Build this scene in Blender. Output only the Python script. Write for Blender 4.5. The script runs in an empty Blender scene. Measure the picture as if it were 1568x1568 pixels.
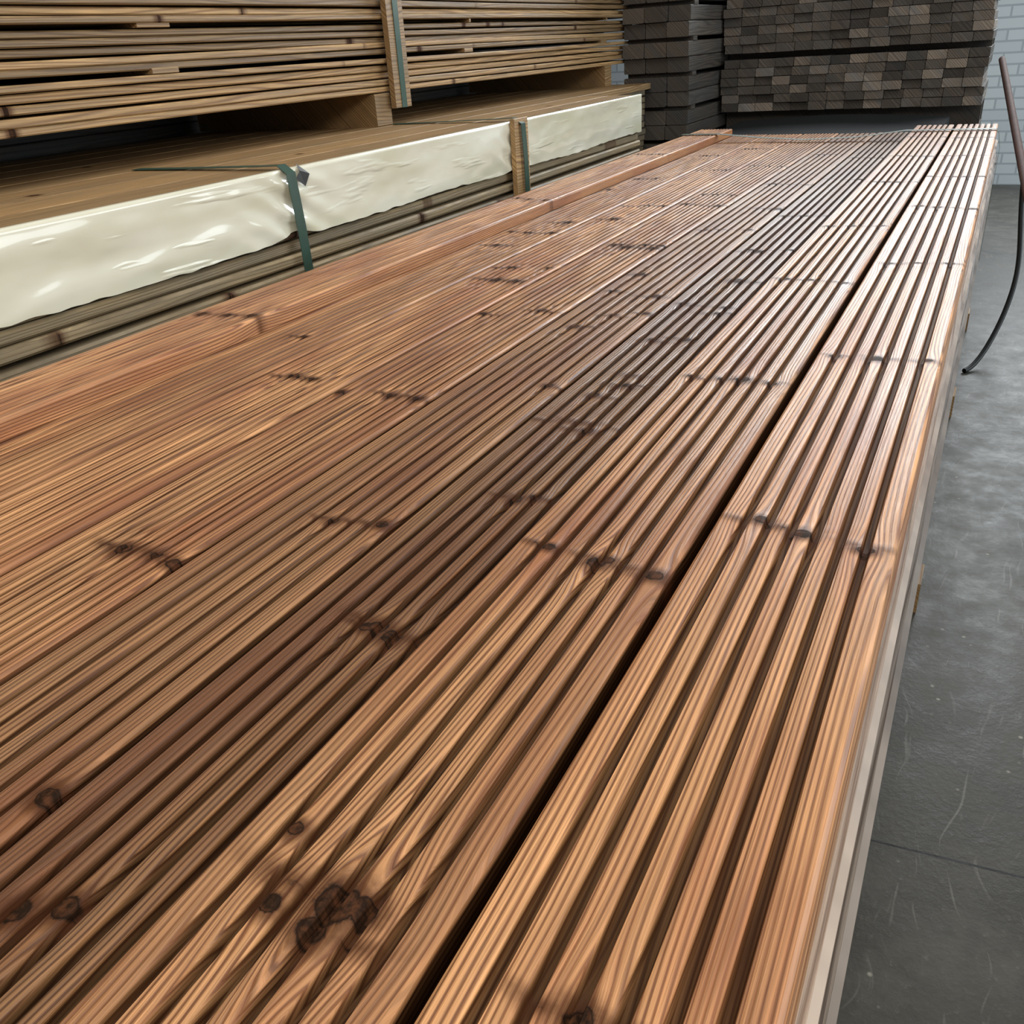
import bpy, math, random
import numpy as np
from mathutils import Matrix, Vector, noise as mn
random.seed(7); rng=np.random.default_rng(7)
sc=bpy.context.scene
COL=bpy.context.collection
# ------------------------------------------------ camera
F=1350.0; PXW=1568.0
vy=np.array([784,764,-F]); vz=-np.array([170,-2560,-F])
vy=vy/np.linalg.norm(vy); vz=vz-vz.dot(vy)*vy; vz/=np.linalg.norm(vz); vx=np.cross(vy,vz)
CZ=1.145
cam=bpy.data.cameras.new('camera'); cam.sensor_width=36; cam.lens=36*F/PXW; cam.clip_start=0.02
co=bpy.data.objects.new('camera',cam); COL.objects.link(co)
M=Matrix([list(vx)+[0],list(vy)+[0],list(vz)+[CZ],[0,0,0,1]])
co.matrix_world=M; sc.camera=co
def bp(px,py,z):
    r=np.array([px-784,784-py,-F]); w=np.array([r@vx,r@vy,r@vz]); t=(z-CZ)/w[2]
    return w[0]*t,w[1]*t

# ------------------------------------------------ materials
def newmat(name):
    m=bpy.data.materials.new(name); m.use_nodes=True
    nt=m.node_tree; b=nt.nodes['Principled BSDF']; return m,nt,b
class NB:
    def __init__(s,nt): s.nt=nt
    def n(s,t,**k):
        x=s.nt.nodes.new(t)
        for a,v in k.items(): setattr(x,a,v)
        return x
    def l(s,a,b): s.nt.links.new(a,b)
    def setin(s,sock,v):
        if isinstance(v,(int,float,tuple,list)): sock.default_value=v
        else: s.l(v,sock)
    def m(s,op,a,b=None,c=None,clamp=False):
        x=s.n('ShaderNodeMath',operation=op,use_clamp=clamp)
        s.setin(x.inputs[0],a)
        if b is not None: s.setin(x.inputs[1],b)
        if c is not None: s.setin(x.inputs[2],c)
        return x.outputs[0]
    def attr(s,name): return s.n('ShaderNodeAttribute',attribute_name=name).outputs['Fac']
    def comb(s,x,y,z):
        c=s.n('ShaderNodeCombineXYZ')
        for i,v in enumerate((x,y,z)): s.setin(c.inputs[i],v)
        return c.outputs[0]
    def noise(s,vec,scale=1,detail=2,rough=.5):
        x=s.n('ShaderNodeTexNoise'); s.l(vec,x.inputs['Vector'])
        x.inputs['Scale'].default_value=scale; x.inputs['Detail'].default_value=detail; x.inputs['Roughness'].default_value=rough
        return x.outputs['Fac']
    def mix(s,f,a,b,bt='MIX'):
        x=s.n('ShaderNodeMix',data_type='RGBA',blend_type=bt)
        s.setin(x.inputs[0],f); s.setin(x.inputs[6],a); s.setin(x.inputs[7],b)
        return x.outputs[2]
    def mr(s,v,a,b,c=0,d=1,smooth=False):
        x=s.n('ShaderNodeMapRange')
        if smooth: x.interpolation_type='SMOOTHSTEP'
        s.setin(x.inputs[0],v)
        for i,q in enumerate((a,b,c,d)): x.inputs[i+1].default_value=q
        return x.outputs[0]
def C(r,g,b): return (r,g,b,1)

def wood(name,early,late,patch,ringfreq=1500,rough=.4,dirt_shade=.5,bump=.25,contrast=.75,spec=.5):
    m,nt,b=newmat(name); q=NB(nt)
    tc=q.n('ShaderNodeTexCoord'); sp=q.n('ShaderNodeSeparateXYZ'); q.l(tc.outputs['Object'],sp.inputs[0])
    y=sp.outputs[1]
    gu=q.attr('gu'); kd=q.attr('kd'); bid=q.attr('bid'); gr=q.attr('gr'); tone=q.attr('tone')
    id10=q.m('MULTIPLY',bid,13.7)
    nw=q.noise(q.comb(q.m('MULTIPLY',gu,9.0),q.m('MULTIPLY',y,0.8),id10),1,2)
    ph=q.m('ADD',q.m('MULTIPLY',gu,ringfreq),q.m('MULTIPLY',nw,70.0))
    ring=q.m('MULTIPLY_ADD',q.m('SINE',ph),.5,.5)
    ring=q.m('POWER',ring,2.6)
    fine=q.noise(q.comb(q.m('MULTIPLY',gu,1100.0),q.m('MULTIPLY',y,9.0),id10),1,3,.65)
    streak=q.noise(q.comb(q.m('MULTIPLY',gu,75.0),q.m('MULTIPLY',y,1.3),id10),1,3,.65)
    blot=q.noise(q.comb(q.m('MULTIPLY',gu,12.0),q.m('MULTIPLY',y,2.6),id10),1,3,.6)
    rm=q.m('MULTIPLY',ring,q.mr(streak,.35,.6,.6,1.0))
    col=q.mix(q.m('MULTIPLY',rm,contrast),early,late)
    col=q.mix(q.mr(blot,.42,.66,0,.85),col,patch,'MIX')
    col=q.mix(q.m('MULTIPLY',rm,.6*contrast),col,late)
    fv=q.m('MULTIPLY',q.mr(fine,.25,.75,.58,1.38),q.mr(streak,.25,.75,.74,1.22))
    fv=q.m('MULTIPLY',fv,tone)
    g=q.m('SUBTRACT',1.0,q.m('MULTIPLY',gr,dirt_shade))  # gr darkens grooves, and board sides where gap shade is painted in
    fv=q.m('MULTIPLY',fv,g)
    mul=q.comb(fv,fv,fv)
    col=q.mix(1.0,col,mul,'MULTIPLY')
    # knots
    kn=q.noise(q.comb(q.m('MULTIPLY',sp.outputs[0],170.0),q.m('MULTIPLY',y,150.0),id10),1,3,.6)
    k2=q.m('ADD',kd,q.m('MULTIPLY',q.m('SUBTRACT',kn,.5),.7))
    halo=q.mr(k2,2.7,1.0,0,.82,True)
    col=q.mix(halo,col,C(.075,.026,.011))
    core=q.mr(k2,1.15,.92,0,.94)
    cc=q.mix(q.mr(kn,.4,.62),C(.016,.008,.004),C(.09,.034,.015))
    rimd=q.mr(q.m('ABSOLUTE',q.m('SUBTRACT',k2,.93)),.16,.04)
    cc=q.mix(rimd,cc,C(.012,.006,.003))
    col=q.mix(core,col,cc)
    q.l(col,b.inputs['Base Color'])
    r=q.m('ADD',q.mr(streak,.3,.7,rough-.05,rough+.08),q.m('MULTIPLY',q.m('ADD',gr,core),.2))
    q.l(r,b.inputs['Roughness'])
    q.l(q.m('MULTIPLY',q.m('SUBTRACT',1.0,q.m('MULTIPLY',q.m('MAXIMUM',gr,q.m('MAXIMUM',core,halo)),.85)),spec),b.inputs['Specular IOR Level'])
    bm=q.n('ShaderNodeBump'); bm.inputs['Strength'].default_value=bump; bm.inputs['Distance'].default_value=.0012
    h=q.m('ADD',q.m('MULTIPLY',ring,.6),fine)
    q.l(h,bm.inputs['Height']); q.l(bm.outputs[0],b.inputs['Normal'])
    return m
m_deck=wood('thermo_pine_decking',C(.66,.335,.145),C(.18,.062,.021),C(.36,.135,.055),1450,.41,.78,.5,.95,.44)
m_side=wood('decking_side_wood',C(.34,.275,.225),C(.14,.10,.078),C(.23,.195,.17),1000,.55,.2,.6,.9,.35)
m_board=wood('sawn_pine_board',C(.44,.275,.12),C(.19,.095,.035),C(.31,.205,.10),600,.5,.3,.4,.8)
m_grey=wood('weathered_pine_board',C(.30,.225,.125),C(.12,.08,.038),C(.20,.165,.11),900,.55,.3,.5,.6)
m_dark=wood('dark_stained_timber',C(.145,.118,.092),C(.060,.047,.038),C(.095,.093,.090),450,.65,.3,.6,.8)

def film_mat(name,base,rough,bs=.3):
    m,nt,b=newmat(name); q=NB(nt)
    tc=q.n('ShaderNodeTexCoord')
    mp0=q.n('ShaderNodeMapping'); mp0.inputs['Scale'].default_value=(4,3,9); q.l(tc.outputs['Object'],mp0.inputs[0])
    nz=q.noise(mp0.outputs[0],1,3,.6)
    q.l(q.mix(q.mr(nz,.35,.7),base,C(base[0]*.80,base[1]*.78,base[2]*.68)),b.inputs['Base Color'])
    b.inputs['Roughness'].default_value=rough
    b.inputs['Coat Weight'].default_value=1.0; b.inputs['Coat Roughness'].default_value=.06
    mp=q.n('ShaderNodeMapping'); mp.inputs['Scale'].default_value=(6,1.8,12); mp.inputs['Rotation'].default_value=(.4,0,0)
    q.l(tc.outputs['Object'],mp.inputs[0])
    n2=q.noise(mp.outputs[0],1.0,1,.4)
    mp2=q.n('ShaderNodeMapping'); mp2.inputs['Scale'].default_value=(8,4,34); mp2.inputs['Rotation'].default_value=(-.5,0,0)
    q.l(tc.outputs['Object'],mp2.inputs[0])
    n3=q.noise(mp2.outputs[0],1.0,2,.5)
    bm=q.n('ShaderNodeBump'); bm.inputs['Strength'].default_value=bs; bm.inputs['Distance'].default_value=.03
    q.l(q.m('ADD',n2,q.m('MULTIPLY',q.mr(n3,.58,.75,0,1,True),.14)),bm.inputs['Height']); q.l(bm.outputs[0],b.inputs['Normal']); q.l(bm.outputs[0],b.inputs['Coat Normal'])
    return m
m_film=film_mat('cream_plastic_film',C(.86,.84,.70),.26,.38)
def flat(name,col,rough=.5,var=.25,scale=30,metal=0,spec=.5):
    m,nt,b=newmat(name); q=NB(nt)
    tc=q.n('ShaderNodeTexCoord'); nz=q.noise(tc.outputs['Object'],scale,4,.6)
    q.l(q.mix(q.mr(nz,.3,.7),col,tuple(c*(1-var) for c in col[:3])+(1,)),b.inputs['Base Color'])
    b.inputs['Roughness'].default_value=rough; b.inputs['Metallic'].default_value=metal; b.inputs['Specular IOR Level'].default_value=spec
    return m
m_strap=flat('green_polyester_strap',C(.045,.095,.07),.35)
m_strap2=flat('grey_green_strap',C(.12,.16,.13),.4)
m_steel=flat('strap_clip_steel',C(.03,.03,.03),.4)
m_cable=flat('black_rubber',C(.006,.007,.008),.5,spec=.3)
m_rust=flat('rusty_brown_steel',C(.10,.040,.028),.7,.4,20,spec=.2)
m_sheet=flat('dark_sheet',C(.012,.014,.016),.7,spec=.2)  # near-black colour of the sheet over the covered pack
# floor
m_floor,nt,b=newmat('scuffed_concrete'); q=NB(nt); tc=q.n('ShaderNodeTexCoord'); P=tc.outputs['Object']
n1=q.noise(P,3,6,.65); n2=q.noise(P,70,5,.7); n3=q.noise(P,9,6,.75)
col=q.mix(q.mr(n1,.38,.62),C(.032,.029,.022),C(.062,.058,.047))
col=q.mix(q.mr(n3,.48,.70,0,.75),col,C(.090,.086,.071))
col=q.mix(q.mr(n2,.60,.72,0,.5),col,C(.15,.145,.125))
wn=q.n('ShaderNodeVectorMath',operation='MULTIPLY_ADD'); nv=q.n('ShaderNodeTexNoise'); q.l(P,nv.inputs['Vector']); nv.inputs['Scale'].default_value=2.5
q.l(nv.outputs['Color'],wn.inputs[0]); wn.inputs[1].default_value=(.25,.25,0); q.l(P,wn.inputs[2])
def scratch(rot,sx,sy,lo,hi):
    mp=q.n('ShaderNodeMapping'); mp.inputs['Rotation'].default_value=(0,0,rot); mp.inputs['Scale'].default_value=(sx,sy,1)
    q.l(wn.outputs[0],mp.inputs[0]); return q.mr(q.noise(mp.outputs[0],1,2,.5),lo,hi)
for r_,a_,b_ in ((.5,80,5),(1.9,90,4),(1.1,70,6),(2.7,60,5)):
    s_=scratch(r_,a_,b_,.68,.78); col=q.mix(q.m('MULTIPLY',s_,.5),col,C(.21,.205,.18))
vo=q.n('ShaderNodeTexVoronoi'); vo.inputs['Scale'].default_value=30; q.l(P,vo.inputs['Vector'])
spk=q.m('MULTIPLY',q.mr(vo.outputs['Distance'],.14,.07),q.mr(q.noise(P,9,2),.53,.60)); col=q.mix(spk,col,C(.26,.25,.21))
sp=q.n('ShaderNodeSeparateXYZ'); q.l(P,sp.inputs[0])
ln=q.m('ABSOLUTE',q.m('SUBTRACT',sp.outputs[1],q.m('MULTIPLY_ADD',sp.outputs[0],.08,1.115)))
col=q.mix(q.mr(ln,.003,.0015),col,C(.006,.006,.005))
q.l(col,b.inputs['Base Color']); q.l(q.mr(n3,.3,.7,.36,.60),b.inputs['Roughness']); b.inputs['Specular IOR Level'].default_value=.42
bm=q.n('ShaderNodeBump'); bm.inputs['Strength'].default_value=.35; bm.inputs['Distance'].default_value=.003
q.l(n2,bm.inputs['Height']); q.l(bm.outputs[0],b.inputs['Normal'])
# white brick
m_brick,nt,b=newmat('painted_white_brick'); q=NB(nt); tc=q.n('ShaderNodeTexCoord')
sp=q.n('ShaderNodeSeparateXYZ'); q.l(tc.outputs['Object'],sp.inputs[0])
br=q.n('ShaderNodeTexBrick'); q.l(q.comb(q.m('ADD',sp.outputs[0],sp.outputs[1]),sp.outputs[2],0.0),br.inputs['Vector'])
br.inputs['Scale'].default_value=1; br.inputs['Brick Width'].default_value=.22; br.inputs['Row Height'].default_value=.075; br.inputs['Mortar Size'].default_value=.007
br.inputs['Color1'].default_value=C(.70,.78,.83); br.inputs['Color2'].default_value=C(.62,.70,.76); br.inputs['Mortar'].default_value=C(.45,.52,.57)
q.l(br.outputs['Color'],b.inputs['Base Color']); b.inputs['Roughness'].default_value=.7
m_wall=flat('grey_wall_paint',C(.05,.045,.04),.8,.2,2)
m_ceil=flat('grey_ceiling',C(.20,.20,.20),.8,.2,2)

# ------------------------------------------------ mesh builder
class MB:
    def __init__(s): s.V=[];s.Fc=[];s.A=[];s.n=0
    def prof(s,pr,ys,bid,tone=1.0,knots=(),gr=None,dx=None,dz=None,wav=0):
        """closed profile pr (n,2) [x,z], extruded along ys"""
        pr=np.array(pr,float); n=len(pr); m=len(ys); ys=np.array(ys,float)
        X=np.repeat(pr[None,:,0],m,0); Z=np.repeat(pr[None,:,1],m,0); Y=np.repeat(ys[:,None],n,1)
        if gr is None: gr=np.zeros(n)
        G=np.repeat(np.array(gr,float)[None],m,0)
        kd=np.full((m,n),9.0); gu=X+Z*1.0
        Zo=Z.copy(); B=np.zeros((m,n))
        for (kx,ky,r,asp) in knots:
            ddx=(X-kx)/r; ddy=(Y-ky)/(r*asp); d=np.sqrt(ddx**2+ddy**2)
            if asp>.45:
                kd=np.minimum(kd,d)
                w=np.exp(-(((Y-ky)/(r*5.0))**2))*np.exp(-np.abs(ddx)/3.0)
                gu=gu-np.sign(X-kx)*np.minimum(np.abs(ddx),1)*w*r*.95
                B=np.maximum(B,.0010*np.exp(-(d/1.8)**2))
            else:
                arc=(Y-ky-.25*(X-kx)**2/max(r,1e-4)*.6)/(r*asp)
                d=np.sqrt(ddx**2+arc**2)
                kd=np.minimum(kd,.92+d*.95)
                B=np.maximum(B,.0006*np.exp(-(d/1.3)**2))
        Z=Z+np.where(Zo>pr[:,1].max()-.012,B,0)
        if dx is not None: X=X+np.array([dx(v) for v in ys])[:,None]
        if dz is not None: Z=Z+np.array([dz(v) for v in ys])[:,None]
        base=s.n
        s.V.append(np.stack([X,Y,Z],-1).reshape(-1,3))
        s.A.append(np.stack([gu,kd,np.full((m,n),bid),G,np.full((m,n),tone)],-1).reshape(-1,5))
        i=np.arange(m-1)[:,None]*n; j=np.arange(n)[None]; j2=(j+1)%n
        q=np.stack([base+i+j,base+i+n+j,base+i+n+j2,base+i+j2],-1).reshape(-1,4)
        s.Fc+=q.tolist()
        s.Fc.append([base+k for k in range(n)]); s.Fc.append([base+(m-1)*n+k for k in range(n-1,-1,-1)])
        s.n+=m*n
    def box(s,x0,x1,y0,y1,z0,z1,bid=None,tone=1.0,c=.0015,ny=2,**k):
        if bid is None: bid=random.random()*10
        pr=[(x0,z0+c),(x0,z1-c),(x0+c,z1),(x1-c,z1),(x1,z1-c),(x1,z0+c),(x1-c,z0),(x0+c,z0)]
        s.prof(pr,np.linspace(y0,y1,ny),bid,tone,**k)
    def make(s,name,mat,parent=None):
        me=bpy.data.meshes.new(name); V=np.concatenate(s.V)
        me.from_pydata(V.tolist(),[],s.Fc); me.update()
        A=np.concatenate(s.A)
        for i,nm in enumerate(('gu','kd','bid','gr','tone')):
            a=me.attributes.new(nm,'FLOAT','POINT'); a.data.foreach_set('value',A[:,i].astype(np.float32))
        me.materials.append(mat)
        o=bpy.data.objects.new(name,me); COL.objects.link(o)
        if parent: o.parent=parent
        return o
def empty(name):
    o=bpy.data.objects.new(name,None); COL.objects.link(o); o.empty_display_size=.1; return o
def mesh(name,V,Fc,mat,parent=None,smooth=False):
    me=bpy.data.meshes.new(name); me.from_pydata([tuple(v) for v in V],[],Fc); me.update(); me.materials.append(mat)
    if smooth: me.polygons.foreach_set('use_smooth',[True]*len(me.polygons))
    o=bpy.data.objects.new(name,me); COL.objects.link(o)
    if parent: o.parent=parent
    return o
def plainbox(name,a,b_,mat,parent=None):
    (x0,y0,z0),(x1,y1,z1)=a,b_
    V=[(x,y,z) for x in (x0,x1) for y in (y0,y1) for z in (z0,z1)]
    return mesh(name,V,[(0,1,3,2),(4,6,7,5),(0,4,5,1),(2,3,7,6),(0,2,6,4),(1,5,7,3)],mat,parent)
def ribbon(name,path,wdir,w,t,mat,parent=None,smooth=False):
    path=[Vector(p) for p in path]; wd=Vector(wdir).normalized(); V=[];n=len(path)
    for i,p in enumerate(path):
        tg=(path[min(i+1,n-1)]-path[max(i-1,0)]).normalized(); nr=tg.cross(wd).normalized()
        for a,b_ in ((-1,0),(1,0),(1,1),(-1,1)): V.append(p+wd*(a*w/2)+nr*(b_*t))
    Fc=[(0,1,2,3),tuple(4*(n-1)+k for k in (3,2,1,0))]
    for i in range(n-1):
        for k in range(4):
            k2=(k+1)%4; Fc.append((4*i+k,4*i+4+k,4*i+4+k2,4*i+k2))
    return mesh(name,V,Fc,mat,parent,smooth)

# ------------------------------------------------ grooved decking stack
ZT=.770; T=.028; ZL=ZT-T
XR=-.0186; PW=.149
def groove_profile(x0,x1,zt,t,n,gw,gd,sg=0.0):
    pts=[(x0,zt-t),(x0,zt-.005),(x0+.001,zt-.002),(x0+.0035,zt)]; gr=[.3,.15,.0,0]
    pitch=(x1-x0-.006)/n
    c=.0010
    for i in range(n):
        a=x0+.003+pitch*i; b_=a+pitch
        ra=a+(gw/2 if i>0 else .001); rb=b_-(gw/2 if i<n-1 else .001)
        k=max(3,int((rb-ra)/.0026))
        if i>0:
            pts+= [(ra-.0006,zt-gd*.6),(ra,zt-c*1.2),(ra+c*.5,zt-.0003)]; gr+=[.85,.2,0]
        for j in range(1,k): 
            pts.append((ra+(rb-ra)*j/k, zt+.0002*math.sin(math.pi*j/k))); gr.append(0)
        if i<n-1:
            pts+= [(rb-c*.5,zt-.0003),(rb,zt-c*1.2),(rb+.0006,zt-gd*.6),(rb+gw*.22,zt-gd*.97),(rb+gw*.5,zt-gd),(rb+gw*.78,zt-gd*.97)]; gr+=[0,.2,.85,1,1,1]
    pts+=[(x1-.0035,zt),(x1-.001,zt-.002),(x1,zt-.005),(x1,zt-t)]; gr+=[0,.0,sg,sg]  # sg: gap shade painted into the right side face
    return pts,gr
Y0,Y1=-.7,4.2
def ysamples(knots,y0,y1):
    s=set(np.round(np.arange(y0,y1,.02),4))
    for (_,ky,r,a) in knots:
        s|=set(np.round(np.arange(ky-.03,ky+.03,.0025),4))
    s=sorted(v for v in s if y0<=v<y1-.005); out=[y0]
    for v in s:
        if v-out[-1]>.0016: out.append(v)
    return out+[y1]
def slot(k): # k=0 rightmost
    xr=XR-PW*k; return xr-.1425,xr
manual={}
def addk(px,py,z,r=.009,asp=1.0,st=True):
    x,y=bp(px,py,z)
    for k in range(8):
        a,b_=slot(k)
        if a<=x<=b_:
            manual.setdefault(k,[]).append((x,y,r,asp))
            if st:
                for sgn in random.choice(((-1,),(1,),(-1,1))):
                    manual[k].append((x+sgn*r*2.6,y+random.uniform(-.008,.008),r*2.6,.30))
for px,py in ((465,515),(230,530),(450,575),(480,580),(600,605),(790,430),(760,428),(940,335),(960,378),(1000,380),(990,480),(940,482),(960,590),(910,605),(790,765),(820,762),(840,590),(190,840),(240,850),(265,862),(510,797),(585,803),(580,960),(600,975),(560,960),(1130,430),(1100,315),(1050,312),(1050,520),(1000,520),(830,475),(740,480),(1100,480),(1160,385),(900,660),(700,380),(760,375),(1190,320),(1040,270),(880,500),(640,610),(520,600),(930,290),(980,420),(870,340)):
    addk(px,py,ZL,random.uniform(.0055,.0085) if py>450 else random.uniform(.009,.013))
for px,py in ((72,1220),(100,1390),(25,1395)): addk(px,py,ZL,.0075,1.0,False)
for px,py in ((950,592),(1085,480),(1130,432),(1150,385),(1000,522),(970,575),(780,430),(470,578),(230,845)): addk(px,py,ZL,.024,.40,False)
for px,py,r in ((455,1270,.005),(520,1385,.012),(480,1425,.008),(415,1385,.006),(560,1395,.008),(890,1560,.007),(915,862,.008)): addk(px,py,ZT,r,1.0,r>.0065)
def whorl(k,ys_):
    a,b_=slot(k); out=[]
    for yy in ys_:
        nn=random.choice((3,3,4)); sk=random.uniform(-.03,.03)
        for i in range(nn):
            f=(i+.5)/nn+random.uniform(-.08,.08)
            yk=yy+sk*(f-.5)+random.uniform(-.005,.005)
            rr=random.uniform(.005,.0085)*(1+.12*yy)
            out.append((a+(b_-a)*f,yk,rr,random.uniform(.7,1.0)))
            out.append((a+(b_-a)*min(.9,max(.1,f+random.uniform(-.12,.12))),yk+random.uniform(-.006,.006),rr*3.2,.26))
    return out
stack=empty('grooved_decking_stack')
mb=MB()
def deckboard(k,top,n,gw,gd,tone,knots,yoff=0,sg=0.0):
    a,b_=slot(k); zt=ZT if top else ZL
    if k==1 and top: a-=.003; b_-=.0065
    if k==0 and top: a-=.005
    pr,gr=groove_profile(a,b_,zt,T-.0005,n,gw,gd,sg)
    ph=random.random()*6; kk=list(knots)
    f=random.uniform(.6,1.1)
    mb.prof(pr,ysamples(kk,Y0,Y1+yoff),random.random()*10,tone,kk,gr,
        dx=lambda v:.0012*math.sin(v*f+ph)*(0 if not top else 1),dz=lambda v:(.0007*math.sin(v*1.7*f+ph) if top else -.0007))
deckboard(0,True,7,.0074,.0068,1.08,whorl(0,[.678,1.16,1.70,2.27,2.75,3.2,3.7])+[(x,y,r,a) for x,y,r,a in manual.get(0,[])])
deckboard(1,True,7,.0070,.0068,.90,whorl(1,[.577,1.028,1.54,2.03,2.65,3.2,3.75])+[t for t in manual.get(1,[]) if t[1]<.65],0,1.15)  # right side carries painted shade so the gap reads dark
deckboard(7,True,10,.0048,.005,1.05,whorl(7,[1.1,2.3,3.3]))
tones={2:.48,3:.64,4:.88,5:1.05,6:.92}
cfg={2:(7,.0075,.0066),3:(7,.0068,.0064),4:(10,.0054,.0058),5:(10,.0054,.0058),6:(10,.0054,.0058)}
ws={2:[.9,1.45,1.9,2.3,2.9,3.4],3:[1.5,2.1,2.8,3.5],4:[1.9,2.6,3.2],5:[1.65,2.4,3.1,3.7],6:[2.0,2.9,3.5]}
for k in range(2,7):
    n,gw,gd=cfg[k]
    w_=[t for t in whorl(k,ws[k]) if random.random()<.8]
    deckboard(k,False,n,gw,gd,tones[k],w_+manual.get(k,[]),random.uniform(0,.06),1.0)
for k in (0,1,7): deckboard(k,False,7,.0075,.005,.9,[],0)
mb.make('top_boards',m_deck,stack)
mb=MB()
nc=24
for c in range(1,nc):
    zt=ZL-T*c+.0
    for k in range(8):
        a,b_=slot(k)
        off=(random.choice((.004,.007,.010,.014,.018)) if c<12 else random.uniform(.004,.018)) if k==0 else 0
        mb.box(a+off,b_+off,Y0+random.uniform(-.03,0),Y1+random.uniform(-.02,.03),zt-T+.003,zt-.0004,tone=random.choice((.45,.7,.9,1.1,1.5)),c=.005)
mb.make('lower_boards',m_side,stack)
mb=MB()
for yb in (-.5,.62,1.8,3.0,4.0):
    mb.box(-1.2,.005,yb,yb+.09,0,ZL-T*nc+.003,tone=.9,ny=2)
mb.make('bearers',m_board,stack)

def film(name,xf,y0,y1,ztop,h,mat,straps,parent,amp=.006,seed=0,jag=.012,over=.03,fold=.006):
    ny=int((y1-y0)/.012)+2; nz=18; V=[];Fc=[]
    for i in range(ny):
        y=y0+(y1-y0)*i/(ny-1)
        ds=min([abs(y-s) for s in straps]+[9])
        hh=h+jag*(mn.noise(Vector((y*2,seed,3)))*1.1+mn.noise(Vector((y*22,seed,9)))*.35)
        hh*=(1-.10*math.exp(-(ds/.05)**2))
        for j in range(nz+3):
            if j<2:
                x=xf-over*(1-j/2); z=ztop+.0025
            else:
                f=(j-2)/nz; z=ztop+.0015-hh*f
                wr=mn.noise(Vector((y*2+seed,z*9,1)))*amp+mn.noise(Vector((y*9-z*20,z*12,seed)))*amp*.35
                wr+=fold*math.sin((y*.7+z*1.3)*80)*math.exp(-ds/.06)
                x=xf+.004+wr*min(1,f*4+.15)-.003*math.exp(-(ds/.03)**2)
                x=max(x,xf+.0012)
            V.append((x,y,z))
    w=nz+3
    for i in range(ny-1):
        for j in range(w-1): Fc.append((i*w+j,i*w+w+j,i*w+w+j+1,i*w+j+1))
    return mesh(name,V,Fc,mat,parent,True)
sy=3.95; path=[(-1.216,sy,.45),(-1.216,sy,ZT+.001),(-1.21,sy,ZT+.003),(-1.06,sy,ZT+.003),(-.9,sy,ZT-.012),(-.7,sy-.04,ZT-.020),(-.5,sy-.03,ZT-.014),(-.33,sy,ZT+.004),(-.02,sy,ZT+.005),(-.012,sy,ZT-.003),(.001,sy,ZT-.06),(.002,sy,.3)]
ribbon('strap',path,(0,1,0),.034,.0012,m_strap2,stack)

# ------------------------------------------------ film wrapped pack (left)
pack=empty('wrapped_board_pack'); XB=-1.40; ZB=.934
mb=MB()
for i in range(8):
    x1=XB-.15*i; yend=3.95 if i<2 else 4.95
    kn=[(x1-random.uniform(.03,.12),random.uniform(.2,3.8),random.uniform(.006,.01),1) for _ in range(4)]
    a,b_=x1-.145,x1; c=.002; zt=ZB
    xs=np.linspace(a+c,b_-c,22)
    pr=[(a,zt-.027),(a,zt-c)]+[(x,zt) for x in xs]+[(b_,zt-c),(b_,zt-.027)]
    mb.prof(pr,ysamples(kn,-.6,yend+random.uniform(-.01,.01)),random.random()*9,random.uniform(.85,1.1),kn)
mb.make('top_boards',m_board,pack)
mb=MB()
z=ZB-.028; ci=0
while z>.10:
    t=.030; o=random.uniform(-.010,.006) if z<ZB-.15 else -.002
    x1=XB+o
    kn=[(x1,random.uniform(.5,3.8),.008,1.5) for _ in range(3)]
    ph=random.random()*6
    mb.box(x1-.147,x1,-.6,3.95+random.uniform(-.02,.02),z-t+.005,z,tone=random.uniform(.6,1.4),c=.005,ny=120,knots=kn,dz=lambda v:.0018*math.sin(v*2.3+ph))
    mb.box(x1-.30,x1-.15,-.6,3.95,z-t+.004,z,tone=.8)
    mb.box(XB-1.2,x1-.31,-.6,4.9,z-t+.004,z,tone=.7)
    z-=t+(.0 if ci%5 else .004); ci+=1
mb.make('lower_boards',m_grey,pack)
mb=MB()
for yb in (0,1.4,2.8,3.7): mb.box(XB-1.2,XB-.01,yb,yb+.09,0,z+.002,tone=.7)
mb.make('bearers',m_board,pack)
film('film_wrap',XB,-.6,3.955,ZB,.147,m_film,[1.62,2.75],pack,.004,seed=2,over=.012,jag=.010,fold=.007)
def strapB(nm,y,tilt,zlow,xo):
    p=[(XB-.46,y+.0,ZB+.0015),(XB-.30,y+.005,ZB+.003),(XB-.06,y,ZB+.008),(XB-.01+xo*.6,y,ZB+.010),(XB+.012+xo,y,ZB-.006),(XB+.013+xo,y+tilt*.4,ZB-.12),(XB+.010+xo,y+tilt,zlow)]
    return ribbon(nm,p,(0,1,0),.030,.0014,m_strap,pack)
strapB('strap_1',1.62,.015,.45,.004)
strapB('strap_2',2.75,.02,.40,.020)
mb=MB()
mb.box(XB+.008,XB+.024,2.705,2.80,.50,ZB+.01,tone=1.2)
mb.make('strap_batten',m_board,pack)
mesh('strap_clip',[(XB+.014,1.655,ZB-.005),(XB+.02,1.68,ZB-.015),(XB+.015,1.665,ZB-.04),(XB+.0,1.66,ZB+.01),(XB+.012,1.64,ZB-.02)],[(0,1,2),(0,3,1),(0,2,4)],m_steel,pack)

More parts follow.
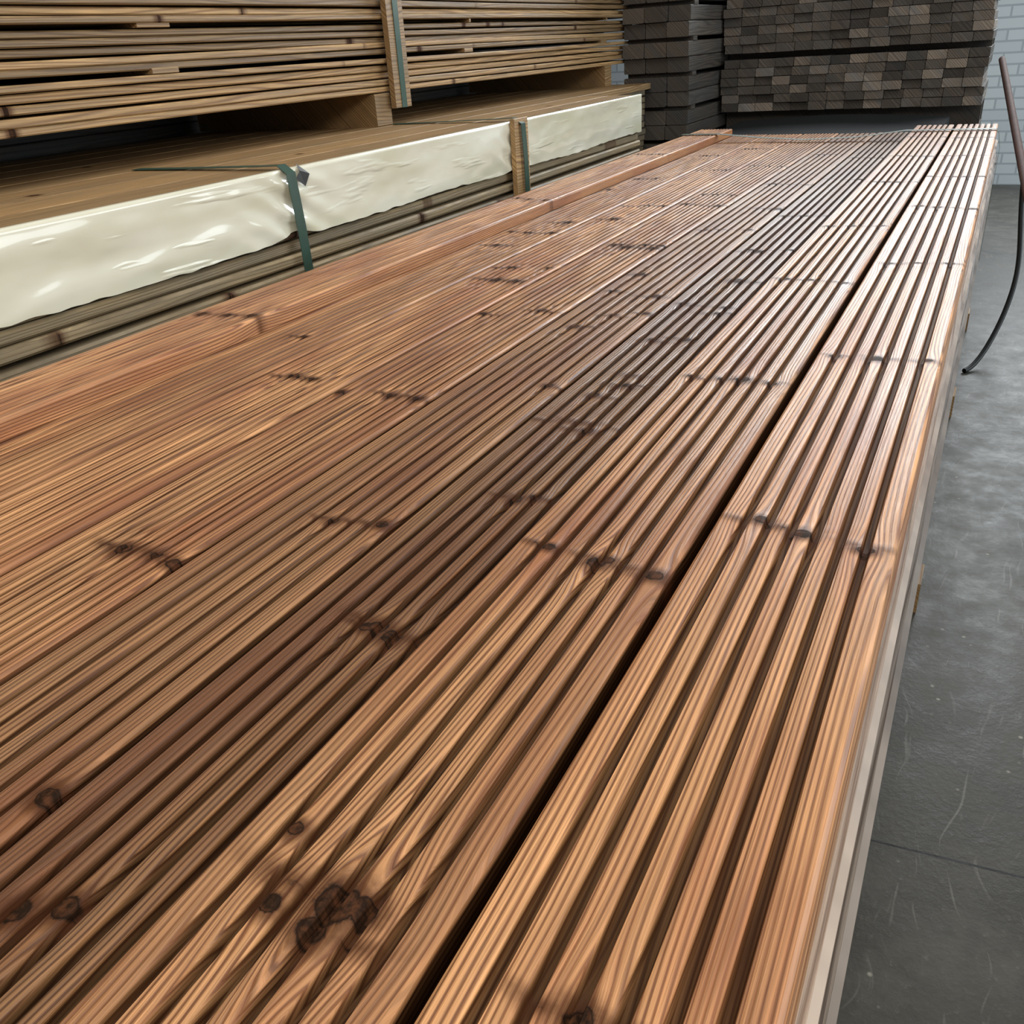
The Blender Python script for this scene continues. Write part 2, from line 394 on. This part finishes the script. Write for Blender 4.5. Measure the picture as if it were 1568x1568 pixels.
# ------------------------------------------------ upper loose pack
up=empty('stickered_board_pack'); XA=-1.87; z=1.035; mb=MB(); ms=MB(); ci=0
while z<1.75:
    t=random.choice((.015,.016,.018)); 
    for i in range(5):
        o=random.uniform(-.016,.012) if i==0 else 0
        x1=XA+o-.16*i; ph=random.random()*6; am=random.uniform(.0005,.003) if i==0 else 0; fr=random.uniform(1.2,2.6)
        kn=[(x1,random.uniform(.5,4.8),.007,1.6) for _ in range(3)] if i==0 else []
        mb.box(x1-.155,x1,-.6,5.15+random.uniform(-.05,.04),z,z+t,tone=random.choice((.6,.8,1.0,1.2,1.5)) if i==0 else .8,c=.003,ny=90 if i==0 else 2,knots=kn,dz=lambda v:am*math.sin(v*fr+ph))
    z+=t+random.choice((.002,.004,.006)); ci+=1
    if ci%5==0:
        for ysx in (.35,1.78,3.3,4.7): ms.box(XA-.8,XA+.004,ysx+random.uniform(-.06,.06),ysx+.05,z-.002,z+.011,tone=.9)
        z+=.009
mb.make('boards',m_board,up); ms.make('stickers',m_board,up)
mb=MB()
for ysx in (.3,2.66,4.72): mb.box(XA-.8,XA+.005,ysx,ysx+.09,ZB,1.0335,tone=.75,c=.003,knots=[])
mb.make('bearers',m_board,up)
mb=MB(); mb.box(XA+.014,XA+.034,2.74,2.835,.985,1.76,tone=.75); mb.make('strap_batten',m_board,up)
ribbon('strap',[(XA+.036,2.79,.985),(XA+.037,2.79,1.4),(XA+.036,2.785,1.77)],(0,1,0),.03,.0014,m_strap,up)
# dark pack added behind the left packs so their gaps read black
mb=MB(); z=0.0; ci=0
while z<1.72:
    for i in range(5): mb.box(-3.75+.2*i,-3.555+.2*i,-.6+random.uniform(-.05,.05),5.6+random.uniform(-.05,.05),z,z+.044,tone=random.uniform(.3,.6),c=.003)
    z+=.046
mb.make('gap_backing_pack',m_dark)

# ------------------------------------------------ dark stacks in the background
mb=MB(); z=.0
while z<1.75:
    h=.145
    for xx in (-1.86,-1.74,-1.62):
        mb.box(xx,xx+.117,4.98+random.uniform(-.02,.02),6.4,z,z+h*.48,tone=random.uniform(.5,.85),c=.004)
        mb.box(xx,xx+.117,4.98+random.uniform(-.02,.02),6.4,z+h*.5,z+h*.98,tone=random.uniform(.5,.85),c=.004)
    z+=h
    mb.box(-1.86,-1.503,5.05,5.12,z-.003,z+.018,tone=.6); mb.box(-1.86,-1.503,6.2,6.27,z-.003,z+.018,tone=.6)
    z+=.018
mb.make('dark_beam_stack',m_dark)
mb=MB(); bw=.0975; bh=.045
def bundle(z0,n):
    for r in range(n):
        x=-1.49+random.choice((0,0,.01))
        while x<-.16:
            w=bw*random.choice((1,1,1,1.03,.97))
            w=min(w,-.118-x)
            tn=random.choice((.45,.6,.7,.8,.9,1.0,1.1,1.4,1.9,2.4))
            dz_=random.uniform(-.001,.001)
            mb.box(x+.0012,x+w-.0012,5.58+random.uniform(-.02,.02),6.3,z0+r*bh+.0012+dz_,z0+(r+1)*bh-.0012+dz_,tone=tn,c=.002); x+=w
for z0,n in ((.09,6),(.40,5),(.735,6),(1.035,6),(1.335,6)): bundle(z0,n)
for zz,hh in ((0,.09),(.36,.04),(.625,.11),(1.005,.03),(1.305,.03)):
    for yb in (5.75,6.1): mb.box(-1.49,-.12,yb,yb+.08,zz,zz+hh,tone=.6)
mb.make('dark_timber_end_stack',m_dark)
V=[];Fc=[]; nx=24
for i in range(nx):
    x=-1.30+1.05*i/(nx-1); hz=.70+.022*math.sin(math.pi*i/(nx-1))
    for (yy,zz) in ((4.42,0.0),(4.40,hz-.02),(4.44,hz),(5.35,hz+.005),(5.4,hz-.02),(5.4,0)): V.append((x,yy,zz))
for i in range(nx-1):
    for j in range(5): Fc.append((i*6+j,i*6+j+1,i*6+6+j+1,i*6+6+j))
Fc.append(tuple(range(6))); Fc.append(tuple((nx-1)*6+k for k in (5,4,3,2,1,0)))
mesh('dark_tarp_covered_pack',V,Fc,m_sheet)

# ------------------------------------------------ pole and cable
def tube(name,pts,r,mat,res=3):
    cu=bpy.data.curves.new(name,'CURVE'); cu.dimensions='3D'; cu.bevel_depth=r; cu.bevel_resolution=res; cu.use_fill_caps=True
    s=cu.splines.new('NURBS'); s.points.add(len(pts)-1); s.order_u=4; s.use_endpoint_u=True; s.resolution_u=10
    for p,c in zip(s.points,pts): p.co=(*c,1)
    cu.materials.append(mat); o=bpy.data.objects.new(name,cu); COL.objects.link(o); return o
p0=Vector((-.06,5.56,CZ-.20)); p1=Vector((.10,4.0,CZ-.54)); d=(p1-p0); p2=p0+d*((0.01-p0.z)/d.z)
tube('leaning_steel_pole',[p0,p0.lerp(p2,.33),p0.lerp(p2,.66),p2],.016,m_rust)
tube('black_cable',[(.10,4.05,CZ-.53),(.11,4.0,CZ-.66),(.14,3.85,CZ-.80),(.135,3.75,CZ-.92),(.10,3.65,CZ-1.06),(.05,3.5,CZ-1.135),(.02,3.46,CZ-1.137)],.009,m_cable)

# ------------------------------------------------ room
plainbox('floor',(-5,-3,-.05),(6,8.2,0),m_floor)
plainbox('wall_far',(-5,8.0,0),(6,8.2,5),m_brick)
plainbox('wall_left',(-5.2,-3,0),(-5,8.2,5),m_wall)
plainbox('ceiling',(-5.2,-3,5.0),(6,8.2,5.1),m_ceil)

# ------------------------------------------------ light
def area(name,loc,target,sx,sy,pw,col):
    l=bpy.data.lights.new(name,'AREA'); l.shape='RECTANGLE'; l.size=sx; l.size_y=sy; l.energy=pw; l.color=col
    o=bpy.data.objects.new(name,l); COL.objects.link(o); o.location=loc
    o.rotation_euler=(Vector(target)-Vector(loc)).to_track_quat('-Z','Y').to_euler(); return o
area('sheen_light_far',(-.3,7.7,3.0),(-.3,0,1.6),2.8,2.4,260,(.92,.97,1.0))  # unseen area light added for grazing sheen on the boards
area('fill_overhead',(-.3,1.2,4.8),(-.5,1.2,0),4,4,100,(1,.97,.91))  # soft overhead fill, added; the ceiling has no opening
area('door_light_right',(5.0,5.0,2.0),(-1.4,3.2,.8),5,3,210,(.86,.95,1.0))
area('fill_behind',(1.6,-1.8,2.8),(-.6,1.5,.7),1.5,1.0,80,(1,.92,.80))  # warm fill added behind the camera to brighten the near boards
w=bpy.data.worlds.new('world'); sc.world=w; w.use_nodes=True
w.node_tree.nodes['Background'].inputs[0].default_value=(.90,.95,1,1); w.node_tree.nodes['Background'].inputs[1].default_value=.28
sc.view_settings.view_transform='Standard'
sc.view_settings.look='None'
